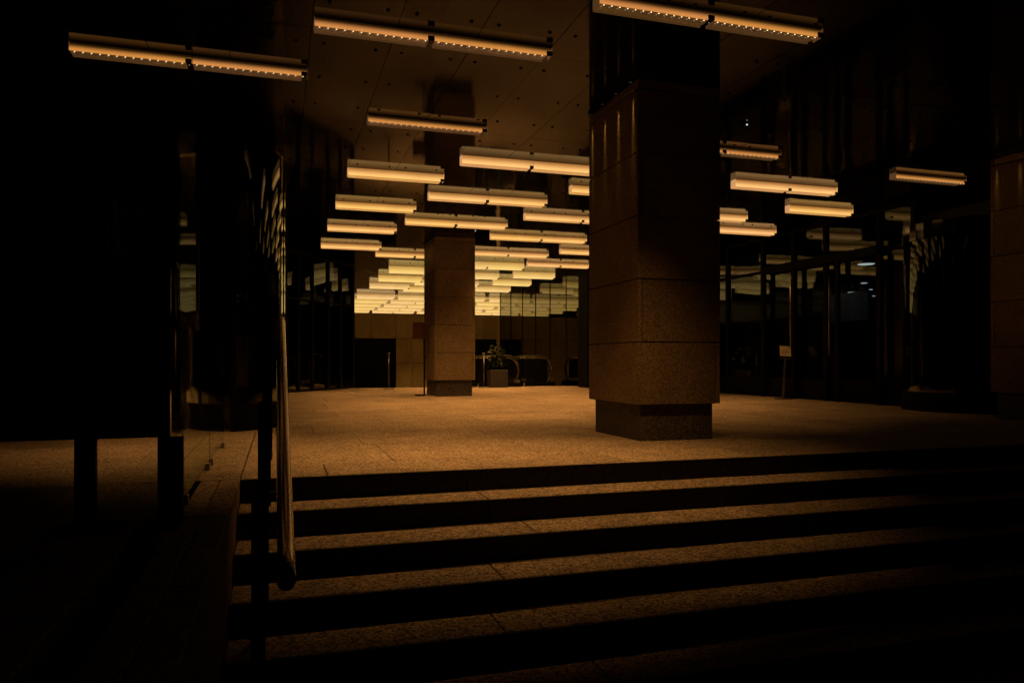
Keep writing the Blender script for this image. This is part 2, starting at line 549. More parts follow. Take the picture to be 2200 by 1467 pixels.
# ------------------------------------------------------------------ strip lights
HF = 0.118
H_FRONT, H_MID, H_FAR = 0.074, 0.110, 0.185
mesh_cache = {}
def face_mesh(l, mat):
    HF = H_FRONT if 'front' in mat.name else (H_FAR if 'far' in mat.name else H_MID)
    k = ('f', round(l, 3), mat.name)
    if k not in mesh_cache:
        bm = bmesh.new()
        prof = [(0.022, 0.0), (0.011, -0.25 * HF), (0.004, -0.55 * HF), (0.0, -0.8 * HF), (0.0, -HF)]
        back = [(y + 0.008, z) for y, z in prof]
        ring = prof + back[::-1]
        a = [bm.verts.new((0, y, z)) for y, z in ring]
        c = [bm.verts.new((l, y, z)) for y, z in ring]
        n = len(ring)
        for i in range(n):
            bm.faces.new((a[i], a[(i + 1) % n], c[(i + 1) % n], c[i]))
        bm.faces.new(a[::-1]); bm.faces.new(c)
        bmesh.ops.recalc_face_normals(bm, faces=bm.faces)
        me = bpy.data.meshes.new('diffuser'); bm.to_mesh(me); bm.free(); me.materials.append(mat)
        for i, p in enumerate(me.polygons): p.use_smooth = False
        mesh_cache[k] = me
    return mesh_cache[k]
def lip_mesh(l, mat):
    HF = H_FRONT if 'front' in mat.name else (H_FAR if 'far' in mat.name else H_MID)
    k = ('l', round(l, 3), mat.name)
    if k not in mesh_cache:
        bm = bmesh.new()
        prof = [(0.010, -HF - 0.000), (0.06, -HF - 0.004), (0.122, -HF + 0.004), (0.128, -HF - 0.010), (0.132, -HF - 0.010),
                (0.132, -HF + 0.012), (0.06, -HF + 0.006), (0.010, -HF + 0.006)]
        a = [bm.verts.new((0, y, z)) for y, z in prof]
        c = [bm.verts.new((l, y, z)) for y, z in prof]
        n = len(prof)
        for i in range(n):
            bm.faces.new((a[i], a[(i + 1) % n], c[(i + 1) % n], c[i]))
        bm.faces.new(a[::-1]); bm.faces.new(c)
        bmesh.ops.recalc_face_normals(bm, faces=bm.faces)
        me = bpy.data.meshes.new('lip'); bm.to_mesh(me); bm.free(); me.materials.append(mat)
        mesh_cache[k] = me
    return mesh_cache[k]
def cached_box(name, sx, sy, sz, mat):
    k = (name, round(sx, 3), round(sy, 3), round(sz, 3), mat.name)
    if k not in mesh_cache:
        bm = bmesh.new(); add_box(bm, 0, sx, 0, sy, 0, sz)
        me = bpy.data.meshes.new(name); bm.to_mesh(me); bm.free(); me.materials.append(mat)
        mesh_cache[k] = me
    return mesh_cache[k]
def put(name, me, parent, loc):
    o = bpy.data.objects.new(name, me); COL.objects.link(o); o.parent = parent; o.location = loc
    return o
def led_mesh(l, first, mat, y, z, s, step=0.066):
    bm = bmesh.new()
    x = first
    while x < l - 0.03:
        add_box(bm, x, x + s, y, y + s * 0.5, z, z + s * 0.45)
        x += step
    me = bpy.data.meshes.new('led_row'); bm.to_mesh(me); bm.free(); me.materials.append(mat)
    return me

def strip_light(x0, x1, y, double, style, label, joint=None, power=1.0, detail=True, spread=None, tilt=6, cx=0.5, cl=0.85):
    t = thing('ceiling_light', (x0, y, CZ), label, 'ceiling light', 'amber strip lights under the ceiling')
    fm = {'front': M['glow_front'], 'mid': M['glow_mid'], 'far': M['glow_far']}[style]
    lm = {'front': M['lip_front'], 'mid': M['lip_mid'], 'far': M['glow_far']}[style]
    L = x1 - x0
    HF = {'front': H_FRONT, 'mid': H_MID, 'far': H_FAR}[style]
    segs = [(0, L)] if not double else [(0, (joint - x0) if joint else L / 2), ((joint - x0) if joint else L / 2, L)]
    for (a, c) in segs:
        a2 = a + (0.004 if a else 0.0)
        put('diffuser', face_mesh(c - a2 - 0.002, fm), t, (a2, 0, 0))
        shift = -0.07 if (style != 'far') else -0.02
        lp = max(0.0, a2 + (shift if a else -0.03))
        put('lip', lip_mesh(c - a2 - 0.05, lm), t, (a2 + 0.0, 0, 0))
        if detail:
            put('bracket', cached_box('bracket', 0.052, 0.02, 0.036, M['black']), t, (c - 0.055 if c < L else c - 0.052, -0.012, -HF - 0.002))
        if style == 'front':
            s = put('led_row', led_mesh(c - a, 0.035, M['led'], 0.014, -HF - 0.0058, 0.009), t, (a, 0, 0)); s['kind'] = 'stuff'
            s = put('led_glints', led_mesh(c - a, 0.025, M['led_dim'], 0.034, -HF - 0.008, 0.009), t, (a, 0, 0)); s['kind'] = 'stuff'
    # slender end plates
    if detail:
        em = M['lip_front'] if style == 'front' else M['lip_mid']
        put('end_plate', cached_box('end_plate', 0.003, 0.125, HF - 0.006, em), t, (-0.0035, 0.002, -HF + 0.006))
        put('end_plate', cached_box('end_plate', 0.003, 0.125, HF - 0.006, em), t, (L + 0.0005, 0.002, -HF + 0.006))
    ld = bpy.data.lights.new('strip_beam', 'AREA')
    ld.shape = 'RECTANGLE'; ld.size = L * cl; ld.size_y = 0.09
    ld.energy = LAMP_W * L / 2.0 * power * (1.5 if style == 'far' else 1.0)
    ld.color = LAMP
    ld.spread = R(spread or (62 if style == 'front' else 84))
    lo = bpy.data.objects.new('strip_beam', ld); COL.objects.link(lo); lo.parent = t
    lo.location = (L * cx, 0.065, -HF - 0.016 - 0.05 * math.sin(R(tilt)))
    lo.rotation_euler = (R(tilt), 0, 0)
    return t

ordn = ['nearest', 'second nearest', 'third nearest', 'fourth', 'fifth', 'sixth', 'seventh', 'eighth', 'ninth', 'tenth', 'eleventh']
strip_light(-1.73, 0.25, 7.27, True, 'front', 'orange strip light with LED dots above the left handrail, leftmost of all', -0.75, 0.34, tilt=0)
strip_light(0.27, 2.29, 6.15, True, 'front', 'orange strip light with LED dots between the handrail and the near column, front row', 1.24, 0.86, spread=68, tilt=0)
strip_light(2.29, 4.30, 5.13, True, 'front', 'orange strip light with LED dots cut by the frame top, above the near column', 3.27, 0.38, spread=64, tilt=11, cx=0.26, cl=0.48)
strip_light(0.95, 2.32, 8.43, False, 'front', 'short orange LED strip light just behind the long front one', power=0.8, spread=84)
for i, y in enumerate((10.8, 13.15, 15.45, 17.9)):
    strip_light(0.935, 2.32, y, False, 'mid', f'single glowing strip light, {ordn[i]} of four in the left file', power=1.0)
for i, y in enumerate((9.7, 11.98, 14.3, 18.95)):
    strip_light(2.33, 4.37, y, True, 'mid', f'double strip light, {ordn[i]} of four running towards the middle column', 3.34)
strip_light(4.37, 6.34, 8.35, True, 'front', 'double strip light just right of the near column, dim and highest', 5.5, 0.25, spread=70)
for i, y in enumerate((10.85, 13.15, 15.5, 18.0, 20.0, 22.5, 25.0, 27.4)):
    strip_light(4.37, 6.6, y, True, 'mid' if y < 20 else 'far', f'double strip light, {ordn[i]} in the file right of the middle column', 5.55)
for i, y in enumerate((9.77, 12.15, 14.6, 17.1, 19.65)):
    strip_light(6.6, 8.47, y, True, 'mid', f'double strip light, {ordn[i]} in the file passing behind the near column', 7.6, 0.22 if y < 11 else 0.8)
for i, y in enumerate((21.9, 24.2, 26.6)):
    strip_light(6.9, 8.25, y, False, 'far', f'single yellow strip light, {ordn[i]} of three beside the escalator hall glass')
for i, (y, st, xe) in enumerate(((8.72, 'front', 9.93), (11.1, 'mid', 9.97), (13.3, 'mid', 9.97))):
    strip_light(8.6, xe, y, False, st, f'single strip light by the glass entrance, {ordn[i]} of three on the right', power=(0.008, 0.10, 0.3)[i])
for i, y in enumerate((21.7, 24.1, 26.6)):
    strip_light(3.05, 4.45, y, False, 'far', f'single yellow strip light, {ordn[i]} of three just left of the middle column far away')
for i, y in enumerate((31.1, 33.3, 35.6, 37.9, 40.2)):
    for (a, c, d, w) in ((3.05, 4.6, False, 'left'), (4.75, 7.0, True, 'centre'), (7.15, 8.5, False, 'right'), (8.7, 10.2, False, 'outer right'), (10.4, 12.4, True, 'outermost right')):
        strip_light(a, c, y, d, 'far', f'far yellow strip light above the back wall, {w} file, {ordn[i]} of five rows', power=1.0)

# ------------------------------------------------------------------ back wall with two openings
bw = thing('back_wall', (6.0, 30.6, -0.31), 'pale stone wall with two dark openings closing the far end', 'wall')
YB = 30.45
def wpanel(x0, x1, z0, z1):
    box('stone_panel', x0 + 0.006, x1 - 0.006, YB, YB + 0.05, z0 + 0.005, z1 - 0.005, M['wallstone'], bw, 0.004)
op = (2.9, 4.55, 7.75, 8.75)
xs = [2.1, 2.9, 3.55, 4.55, 5.4, 6.2, 7.0, 7.75, 8.25, 8.85]
for a, c in zip(xs[:-1], xs[1:]):
    wpanel(a, c, 1.70, 2.67)
for a, c in ((4.55, 5.2), (5.2, 6.0), (6.0, 6.9), (6.9, 7.75)):
    wpanel(a, c, 0.7, 1.70); wpanel(a, c, -0.31, 0.7)
box('wall_core', 2.1, 8.85, YB + 0.05, YB + 0.3, 1.70, 2.67, M['core'], bw)
box('wall_core', 4.555, 7.745, YB + 0.05, YB + 0.3, -0.31, 1.699, M['core'], bw)
box('opening_dark_sheet', 2.1, 4.555, YB + 0.12, YB + 0.3, -0.31, 1.699, M['black'], bw)  # black sheet added to give the opening its darkness
box('opening_dark_sheet', 7.745, 8.85, YB + 0.12, YB + 0.3, -0.31, 1.699, M['black'], bw)
ew = thing('end_wall', (6, 44, -0.31), 'distant wall seen above the back wall, behind the last lights', 'wall')
box('wall_panel', -2, 13.2, 44, 44.3, -0.31, CZ - 0.001, M['wallstone'], ew)
# left return hiding the concourse
lw = thing('left_return_wall', (1.7, 26, 0), 'black glazed wall at the left of the far hall', 'wall')
box('wall_panel', 1.4, 2.06, 21.98, 43.9, -0.31, CZ - 0.003, M['blackgloss'], lw)

# ------------------------------------------------------------------ glazed facades
def glazed(t, p0, p1, zs, ys, gmat, mull=0.06, tilt=0.004, frame=M['black']):
    """vertical glazed wall from p0 to p1 (xy), breaks at parameters ys (metres along), rails at zs"""
    P0, P1 = Vector(p0), Vector(p1)
    d = (P1 - P0).normalized()
    ang = math.atan2(d.y, d.x)
    for a, c in zip(ys[:-1], ys[1:]):
        for z0, z1 in zip(zs[:-1], zs[1:]):
            bm = bmesh.new()
            w, h = c - a - mull, z1 - z0 - mull * 0.6
            add_box(bm, -w / 2, w / 2, -0.005, 0.005, -h / 2, h / 2)
            mid = P0 + d * (a + c) / 2
            o = link_mesh('pane', bm, gmat, t, Vector((mid.x, mid.y, (z0 + z1) / 2)) - t.location)
            o.rotation_euler = (random.uniform(-tilt, tilt), 0, ang + random.uniform(-tilt, tilt))
    for a in ys:
        bm = bmesh.new()
        add_box(bm, -mull / 2, mull / 2, -0.05, 0.05, zs[0], zs[-1])
        q = P0 + d * a
        o = link_mesh('mullion', bm, frame, t, Vector((q.x, q.y, 0)) - t.location)
        o.location.z = -t.location.z
        o.rotation_euler = (0, 0, ang)
    for z in zs:
        for a, c in zip(ys[:-1], ys[1:]):
            bm = bmesh.new()
            add_box(bm, a + mull / 2 + 0.001, c - mull / 2 - 0.001, -0.045, 0.045, z - mull * 0.3, z + mull * 0.3)
            o = link_mesh('rail', bm, frame, t, Vector((P0.x, P0.y, 0)) - t.location)
            o.location.z = -t.location.z
            o.rotation_euler = (0, 0, ang)

# escalator hall glass, plane X = 8.85, seen between the columns
t = thing('escalator_hall_glass', (8.85, 25, 0), 'tall narrow-jointed glass wall reflecting lights right of the escalators', 'glass wall')
XG = 8.85
js = [20.95 + 1.51 * i for i in range(7)]
for a, c in zip(js[:-1], js[1:]):
    bm = bmesh.new()
    add_box(bm, -0.006, 0.006, -(c - a) / 2 + 0.012, (c - a) / 2 - 0.012, -(CZ + 0.3) / 2, (CZ + 0.3) / 2)
    o = link_mesh('pane', bm, M['glass_back'], t, (XG - 8.85, (a + c) / 2 - 25, (CZ - 0.31) / 2))
    o.rotation_euler = (0, random.uniform(-0.002, 0.002), random.uniform(-0.003, 0.003))
for a in js:
    box('mullion', XG - 0.02, XG + 0.05, a - 0.012, a + 0.012, -0.31, CZ - 0.002, M['black'], t)
box('dark_lining', XG + 0.9, XG + 1.0, 20.9, 30.4, -0.31, CZ - 0.004, M['darkwall'], t)
pr = thing('corner_pier', (8.9, 20.7, 0), 'black pier ending the glass wall, right beside the near column', 'pier')
box('pier_body', 8.62, 10.39, 20.2, 20.9, -0.3, CZ - 0.002, M['black'], pr)

# entrance facade, plane X = 10.4
t = thing('entrance_facade', (10.4, 13, 0), 'dark glass shopfront with doors behind the notice stand on the right', 'shopfront')
def yof(px, X): return X * (1.0 / (px - 600) - 0.0001772) * 1756
ys = sorted([yof(p, 10.4) for p in (1455, 1505, 1564, 1640, 1706, 1775, 1890, 1965)])
P0 = (10.4, ys[0]); P1 = (10.4, ys[-1])
rel = [v - ys[0] for v in ys]
glazed(t, P0, P1, (0.03, 2.78, CZ - 0.03), rel, M['glass_side'], 0.09, 0.006)
box('reflection_cover', 10.33, 10.355, ys[0], ys[-1], 0.02, 0.42, M['black'], t)  # black strip added to hide the floor's reflection in the glass
# projecting door frame beam and door leaf edges
box('door_head', 10.22, 10.34, yof(1890, 10.3), yof(1640, 10.3), 2.70, 2.86, M['black'], t)
for p in (1640, 1706, 1775, 1800, 1890):
    yy = yof(p, 10.28)
    box('door_post', 10.24, 10.30, yy - 0.045, yy + 0.045, 0.0, 2.70, M['black'], t)
for p in (1700, 1783):
    yy = yof(p, 10.22)
    tube('pull_handle', [(10.19, yy, 0.9), (10.19, yy, 2.45)], 0.013, M['steel_rough'], t, 8)
box('solid_panel', 10.42, 10.6, 3.0, 8.05, 0, CZ - 0.004, M['black'], t)
box('solid_panel', 10.42, 10.6, ys[-1], 20.19, 0, CZ - 0.004, M['blackgloss'], t) if ys[-1] < 20 else None
# lobby behind the facade
lob = thing('lobby_room', (13.5, 12.5, 0), 'dim lobby with a pale wall and ceiling spots behind the glass entrance', 'room')
box('room_floor', 10.62, 24, 5.5, 25, -0.3, -0.02, M['darkwall'], lob)
box('room_wall', 24, 24.2, 5.5, 25, 0, 3.2, M['darkwall'], lob)
box('room_wall', 10.62, 24, 25, 25.2, 0, 3.2, M['darkwall'], lob)
box('room_ceiling', 10.62, 24, 5.5, 25, 3.105, 3.3, M['darkwall'], lob)
box('pale_wall', 14.6, 14.7, 15.75, 17.2, 1.86, 2.62, M['bluewall'], lob)
box('wall_base', 14.62, 14.69, 15.75, 17.2, -0.02, 1.858, M['darkwall'], lob)
ldd = bpy.data.lights.new('lobby_glow', 'AREA'); ldd.shape = 'DISK'; ldd.size = 0.2; ldd.energy = 0.8; ldd.color = (0.95, 0.9, 1.0)
lo = bpy.data.objects.new('lobby_glow', ldd); COL.objects.link(lo); lo.parent = lob
lo.location = (13.6 - 13.5, 16.6 - 12.5, 3.09); lo.rotation_euler = (0, R(-30), 0)
def lobby_spot(x, y, label, r=0.06, z=3.1):
    bm = bmesh.new()
    n = 12
    a = [bm.verts.new((r * math.cos(2 * math.pi * k / n), r * math.sin(2 * math.pi * k / n), 0)) for k in range(n)]
    d = [bm.verts.new((r * 0.8 * math.cos(2 * math.pi * k / n), r * 0.8 * math.sin(2 * math.pi * k / n), -0.012)) for k in range(n)]
    for k in range(n): bm.faces.new((a[k], d[k], d[(k + 1) % n], a[(k + 1) % n]))
    bm.faces.new(d)
    bmesh.ops.recalc_face_normals(bm, faces=bm.faces)
    o = link_mesh('lobby_spotlight', bm, M['white_lamp'], None, (x, y, z))
    tag(o, label, 'light', 'spotlights in the lobby')
lobby_spot(13.4, 14.5, 'brightest white lobby spotlight, high behind the door glass', 0.20)
lobby_spot(18.45, 20.6, 'white lobby spotlight left of the pale wall, low in the view', 0.14)
lobby_spot(16.6, 18.05, 'small white lobby spotlight right below the brightest one', 0.10)
lobby_spot(18.3, 19.6, 'tiny white lobby spotlight, upper one of the two farthest', 0.06)
lobby_spot(20.2, 21.5, 'tiny white lobby spotlight, lower one of the two farthest', 0.06)

# left facades
t = thing('left_facade', (-3.5, 18.8, 0), 'black glazed facade at the back left behind the handrail', 'shopfront')
glazed(t, (-9.0, 18.9), (0.0, 18.9), (0.03, 2.4, CZ - 0.03), [i * 1.5 for i in range(7)], M['glass_left'], 0.07)
t2 = thing('angled_facade', (1.2, 20.3, 0), 'angled black glazed facade mirroring lamps left of the far hall', 'shopfront')
dl = math.hypot(2.02, 3.0)
glazed(t2, (0.0, 18.95), (2.02, 21.95), (0.03, 2.35, CZ - 0.03), [0, dl * .22, dl * .4, dl * .62, dl * .8, dl], M['glass_left'], 0.07, 0.02)
t3 = thing('left_interior', (-3.5, 21, 0), 'dark room wall behind the left facade glass', 'wall')
box('room_wall', -9, 2.1, 23, 23.2, -0.1, CZ, M['darkwall'], t3)
box('room_wall', -9, 0.8, 19.6, 23, -0.25, -0.05, M['darkwall'], t3)

# ------------------------------------------------------------------ revolving door drums
def drum(cx, cy, Rr, label, top=CZ - 0.002, arcs=((-62, 58), (122, 238)), gm='glass_curved'):
    t = thing('revolving_door', (cx, cy, 0), label, 'revolving door')
    for (a0, a1) in arcs:
        n = 24
        bm = bmesh.new()
        inner, outer = [], []
        for k in range(n + 1):
            a = R(a0 + (a1 - a0) * k / n)
            for rr, lst in ((Rr - 0.012, inner), (Rr, outer)):
                lst.append((bm.verts.new((rr * math.cos(a), rr * math.sin(a), 0.3)), bm.verts.new((rr * math.cos(a), rr * math.sin(a), top - 0.25))))
        for k in range(n):
            bm.faces.new((outer[k][0], outer[k + 1][0], outer[k + 1][1], outer[k][1]))
            bm.faces.new((inner[k + 1][0], inner[k][0], inner[k][1], inner[k + 1][1]))
        link_mesh('curved_pane', bm, M[gm], t, smooth=True)
        for a in (a0, a1):
            x, y = Rr * math.cos(R(a)), Rr * math.sin(R(a))
            bm = bmesh.new(); add_box(bm, x - 0.035, x + 0.035, y - 0.035, y + 0.035, 0, top - 0.25)
            link_mesh('post', bm, M['black'], t)
        bm = bmesh.new()
        ri = []
        for k in range(n + 1):
            a = R(a0 + (a1 - a0) * k / n)
            ri.append([bm.verts.new((rr * math.cos(a), rr * math.sin(a), z)) for rr, z in ((Rr - 0.04, 0), (Rr + 0.03, 0), (Rr + 0.03, 0.3), (Rr - 0.04, 0.3))])
        for k in range(n):
            for q in range(4):
                bm.faces.new((ri[k][q], ri[k + 1][q], ri[k + 1][(q + 1) % 4], ri[k][(q + 1) % 4]))
        bm.faces.new(ri[0][::-1]); bm.faces.new(ri[-1])
        bmesh.ops.recalc_face_normals(bm, faces=bm.faces)
        link_mesh('base_ring', bm, M['black'], t)
    # canopy
    bm = bmesh.new()
    n = 40
    a = [bm.verts.new(((Rr + 0.02) * math.cos(2 * math.pi * k / n), (Rr + 0.02) * math.sin(2 * math.pi * k / n), top - 0.25)) for k in range(n)]
    d = [bm.verts.new(((Rr + 0.02) * math.cos(2 * math.pi * k / n), (Rr + 0.02) * math.sin(2 * math.pi * k / n), top)) for k in range(n)]
    for k in range(n): bm.faces.new((a[k], a[(k + 1) % n], d[(k + 1) % n], d[k]))
    bm.faces.new(a[::-1]); bm.faces.new(d)
    link_mesh('canopy', bm, M['blackgloss'], t, smooth=False)
    # wings
    tube('centre_post', [(cx, cy, 0), (cx, cy, top - 0.25)], 0.035, M['steel_rough'], t, 10)
    for q in range(3):
        an = R(25 + 120 * q)
        bm = bmesh.new()
        add_box(bm, 0.05, Rr - 0.05, -0.012, 0.012, 0.06, top - 0.27)
        o = link_mesh('wing', bm, M['glass_left'], t); o.rotation_euler = (0, 0, an)
    return t
drum(-0.955, 9.75, 1.00, 'revolving door drum of curved smoked glass behind the left handrail')
drum(10.62, 9.2, 1.00, 'revolving door drum of curved dark glass set in the right entrance', top=2.95, arcs=((100, 260),), gm='glass_curved_dim')

# ------------------------------------------------------------------ handrail on the steps
hr = thing('handrail', (0.0, 4.0, -0.5), 'round stainless steel handrail rising up the steps at the left', 'handrail')
slope = 0.333
def rail_z(y): return 0.79 - 0.71 + (y - 2.50) * slope * 0.985
pts = []
x_r = 0.022
yb = 2.50
zb = rail_z(yb) + 0.018
pts = [(x_r, yb, zb - 0.012), (x_r, yb + 0.012, zb + 0.004), (x_r, yb + 0.035, zb + 0.014), (x_r, yb + 0.07, zb + 0.024), (x_r, yb + 0.12, zb + 0.036), (x_r, yb + 0.2, rail_z(yb + 0.2))]
yt = 5.62
pts += [(x_r * (1 - 0.2 * (y - yb)) , y, rail_z(y)) for y in (3.0, 3.5, 4.0, 4.5, 5.0, 5.4)]
pts += [(0.010, 5.62, rail_z(5.55)), (0.010, 5.9, rail_z(5.6)), (0.010, 7.2, rail_z(5.6))]
tube('rail_tube', pts, 0.030, M['rail'], hr, 28)
# rounded end cap
bm = bmesh.new()
bmesh.ops.create_uvsphere(bm, u_segments=20, v_segments=12, radius=0.0295)
link_mesh('end_cap', bm, M['blackgloss'], hr, Vector((x_r, yb - 0.002, zb - 0.015)) - hr.location, smooth=True)
for yy in (3.10, 4.05, 5.12, 6.3):
    zr = rail_z(min(yy, 5.6))
    k = max(0, math.ceil((Y0 - yy) / GO)) if yy < Y0 else 0
    zf = -RISE * k
    zt = zr - 0.01
    box('post', -0.105, -0.052, yy - 0.008, yy + 0.008, zf - 0.002, zt, M['black'], hr, 0.001)
    box('arm', -0.108, -0.008, yy - 0.012, yy + 0.012, zt + 0.0005, zt + 0.006, M['steel'], hr)
    box('slim_plate', -0.085, -0.056, yy - 0.016, yy - 0.0085, zf - 0.001, zt - 0.18, M['blackgloss'], hr, 0.001)

# glass balustrade on the stair side wall with square clamps
gb = thing('glass_balustrade', (-0.5, 5.3, 0), 'clear glass balustrade held by small square clamps beside the handrail', 'balustrade')
for (a, c) in ((4.36, 5.88), (5.96, 7.45)):
    box('pane', -0.503, -0.491, a, c, 0.05, 0.98, M['glass_clear'], gb)
for yy in (7.25, 6.06, 5.78, 4.46, 4.18):
    tc = thing
    b0 = box('clamp', -0.518, -0.476, yy - 0.02, yy + 0.02, 0.0, 0.055, M['steel_rough'], gb, 0.004)
# tall edge-on glass screen
gs = thing('glass_screen', (0.06, 7.6, 0), 'tall glass screen seen edge-on above the handrail mirroring amber lamps', 'glass screen')
box('pane', 0.050, 0.062, 6.6, 9.4, 1.15, 2.45, M['glass_clear'], gs)
box('edge_strip', 0.048, 0.066, 6.585, 6.599, 1.15, 2.45, M['steel'], gs)
box('shoe', 0.038, 0.074, 6.59, 9.4, 1.10, 1.149, M['black'], gs)
for yy in (6.65, 9.3):
    box('leg', 0.038, 0.074, yy - 0.04, yy + 0.04, 0.0, 1.0985, M['black'], gs)

# ------------------------------------------------------------------ display board on the left
db = thing('display_board', (-0.95, 3.95, 0), 'wide black display board on two flat legs at the far left', 'sign board')
box('board_panel', -2.6, -0.50, 3.90, 3.96, 0.425, 1.24, M['blackgloss'], db, 0.004)
box('board_frame', -2.63, -0.47, 3.888, 3.972, 1.2405, 1.27, M['black'], db, 0.003)
for x, w in ((-0.865, 0.044), (-0.50, 0.056)):
    box('leg', x - w, x + w, 3.905, 3.955, 0.012, 0.4245, M['black'], db, 0.003)
box('foot_plate', -1.03, -0.70, 3.80, 4.06, 0.0, 0.012, M['black'], db, 0.002)
box('foot_plate', -0.64, -0.42 - 0.03, 3.80, 4.06, 0.0, 0.012, M['black'], db, 0.002)

# polished poles at the left
for i, (x, y, zt, lab) in enumerate(((-1.35, 10.9, 2.7, 'slim polished steel pole left of the revolving door, nearer one'),
                                     (-1.72, 12.2, 2.45, 'slim polished steel pole left of the revolving door, farther one'))):
    t = thing('steel_pole', (x, y, 0), lab, 'pole', 'steel poles behind the display board')
    tube('shaft', [(x, y, 0.02), (x, y, zt)], 0.03, M['steel'], t, 16)
    tube('base', [(x, y, 0.0), (x, y, 0.02)], 0.09, M['steel_rough'], t, 20)

# ------------------------------------------------------------------ notice stand, sign stand
ns = thing('notice_stand', (10.02, 13.05, 0), 'slim leaning floor stand holding a pale printed notice by the glass entrance', 'sign')
bx, by = 9.98, 13.1
fwd = Vector((0.298, 0.955, 0)); right = Vector((0.955, -0.298, 0))
bmv = bmesh.new()
add_box(bmv, -0.15, 0.15, -0.12, 0.12, 0, 0.015)
o = link_mesh('base_plate', bmv, M['black'], ns, (bx - 10.02, by - 13.05, 0)); o.rotation_euler = (0, 0, R(-17))
p0 = Vector((bx, by, 0.015)); p1 = Vector((bx, by, 0.86)) + right * 0.055
bm = bmesh.new()
off = ns.location
d = (p1 - p0)
for sgn in (0,):
    q = []
    for P_ in (p0, p1):
        for (a, c) in ((-0.022, -0.01), (0.022, -0.01), (0.022, 0.01), (-0.022, 0.01)):
            q.append(bm.verts.new(P_ - off + right * a + fwd * c))
    for f in ((0, 1, 2, 3), (4, 5, 6, 7), (0, 1, 5, 4), (1, 2, 6, 5), (2, 3, 7, 6), (3, 0, 4, 7)):
        bm.faces.new([q[i] for i in f])
bmesh.ops.recalc_face_normals(bm, faces=bm.faces)
link_mesh('post', bm, M['steel_rough'], ns)
hd = bmesh.new()
add_box(hd, -0.125, 0.125, -0.008, 0.008, -0.02, 0.26)
o = link_mesh('holder', hd, M['black'], ns, p1 - off + Vector((0, 0, 0.0))); o.rotation_euler = (R(-22), R(4), R(-20))
hd = bmesh.new()
add_box(hd, -0.112, 0.112, -0.0105, -0.0085, 0.025, 0.25)
pp = link_mesh('paper', hd, M['paper'], o)
hd = bmesh.new()
for (a, c, z0, z1) in ((-0.09, 0.075, 0.115, 0.125), (-0.09, 0.05, 0.155, 0.161), (-0.09, 0.06, 0.085, 0.090), (-0.09, 0.02, 0.065, 0.070), (0.065, 0.09, 0.205, 0.232)):
    add_box(hd, a, c, -0.0125, -0.011, z0, z1)
link_mesh('print', hd, M['print'], pp)
hd = bmesh.new()
add_box(hd, -0.14, 0.13, -0.03, 0.012, -0.035, -0.021)
o = link_mesh('tray', hd, M['steel_rough'], ns, p1 - off); o.rotation_euler = (R(-5), R(4), R(-20))

ss = thing('sign_stand', (3.13, 16.55, 0), 'dark red sign on a thin black post beside the middle column', 'sign')
sx, sy = 3.16, 17.0
box('post', 3.135, 3.165, 16.78, 16.81, 0.0, 1.66, M['black'], ss)
box('sign_face', 2.88, 3.17, 16.74, 16.775, 1.29, 1.66, M['redsign'], ss, 0.003)
box('foot', 2.95, 3.18, 16.70, 16.90, 0.0, 0.03, M['black'], ss, 0.003)

# ------------------------------------------------------------------ queue posts, planter, escalators
def qpost(x, y, h, label, z=0.0):
    t = thing('queue_post', (x, y, z), label, 'post', 'queue posts at the far floor edge')
    tube('shaft', [(x, y, z + 0.02), (x, y, z + h)], 0.022, M['steel_dark'], t, 12)
    tube('head', [(x, y, z + h), (x, y, z + h + 0.05)], 0.045, M['steel_dark'], t, 12)
    tube('base', [(x, y, z), (x, y, z + 0.025)], 0.17, M['steel_dark'], t, 20)
qpost(2.93, 21.0, 0.98, 'steel queue post before the left opening of the back wall')
qpost(5.75, 21.2, 0.98, 'steel queue post just right of the middle column, nearer the plant')
qpost(5.45, 21.6, 0.95, 'steel queue post half hidden at the right edge of the middle column')

pl = thing('planter', (6.15, 21.4, 0), 'square dark planter box beside the queue posts', 'planter')
box('box_body', 5.95, 6.48, 21.15, 21.65, 0, 0.52, M['darkwall'], pl, 0.01)
pt = thing('potted_plant', (6.2, 21.4, 0.52), 'leafy dark potted plant standing in the planter box', 'plant')
bm = bmesh.new()
for k in range(7):
    a = random.uniform(0, 6.28)
    tube_pts(bm, [(0, 0, 0), (0.06 * math.cos(a), 0.06 * math.sin(a), 0.3), (0.15 * math.cos(a), 0.15 * math.sin(a), random.uniform(0.5, 0.7))], 0.006, 5)
link_mesh('stem', bm, M['leaf'], pt)
lm = bpy.data.meshes.new('leaf')
lb = bmesh.new()
vs = [lb.verts.new(p) for p in ((0, 0, 0), (0.035, 0.05, 0.01), (0.03, 0.12, 0.0), (0, 0.18, -0.03), (-0.03, 0.12, 0.0), (-0.035, 0.05, 0.01), (0, 0.08, -0.008))]
for f in ((0, 1, 6), (1, 2, 6), (2, 3, 6), (3, 4, 6), (4, 5, 6), (5, 0, 6)):
    lb.faces.new([vs[i] for i in f])
lb.to_mesh(lm); lb.free(); lm.materials.append(M['leaf'])
for k in range(110):
    a = random.uniform(0, 6.28); r = random.uniform(0.02, 0.2); z = random.uniform(0.1, 0.7)
    o = put('leaf', lm, pt, (r * math.cos(a), r * math.sin(a), z))
    o.rotation_euler = (random.uniform(-0.9, 0.7), random.uniform(-0.5, 0.5), a - 1.57)
    s = random.uniform(0.7, 1.2); o.scale = (s, s, s)

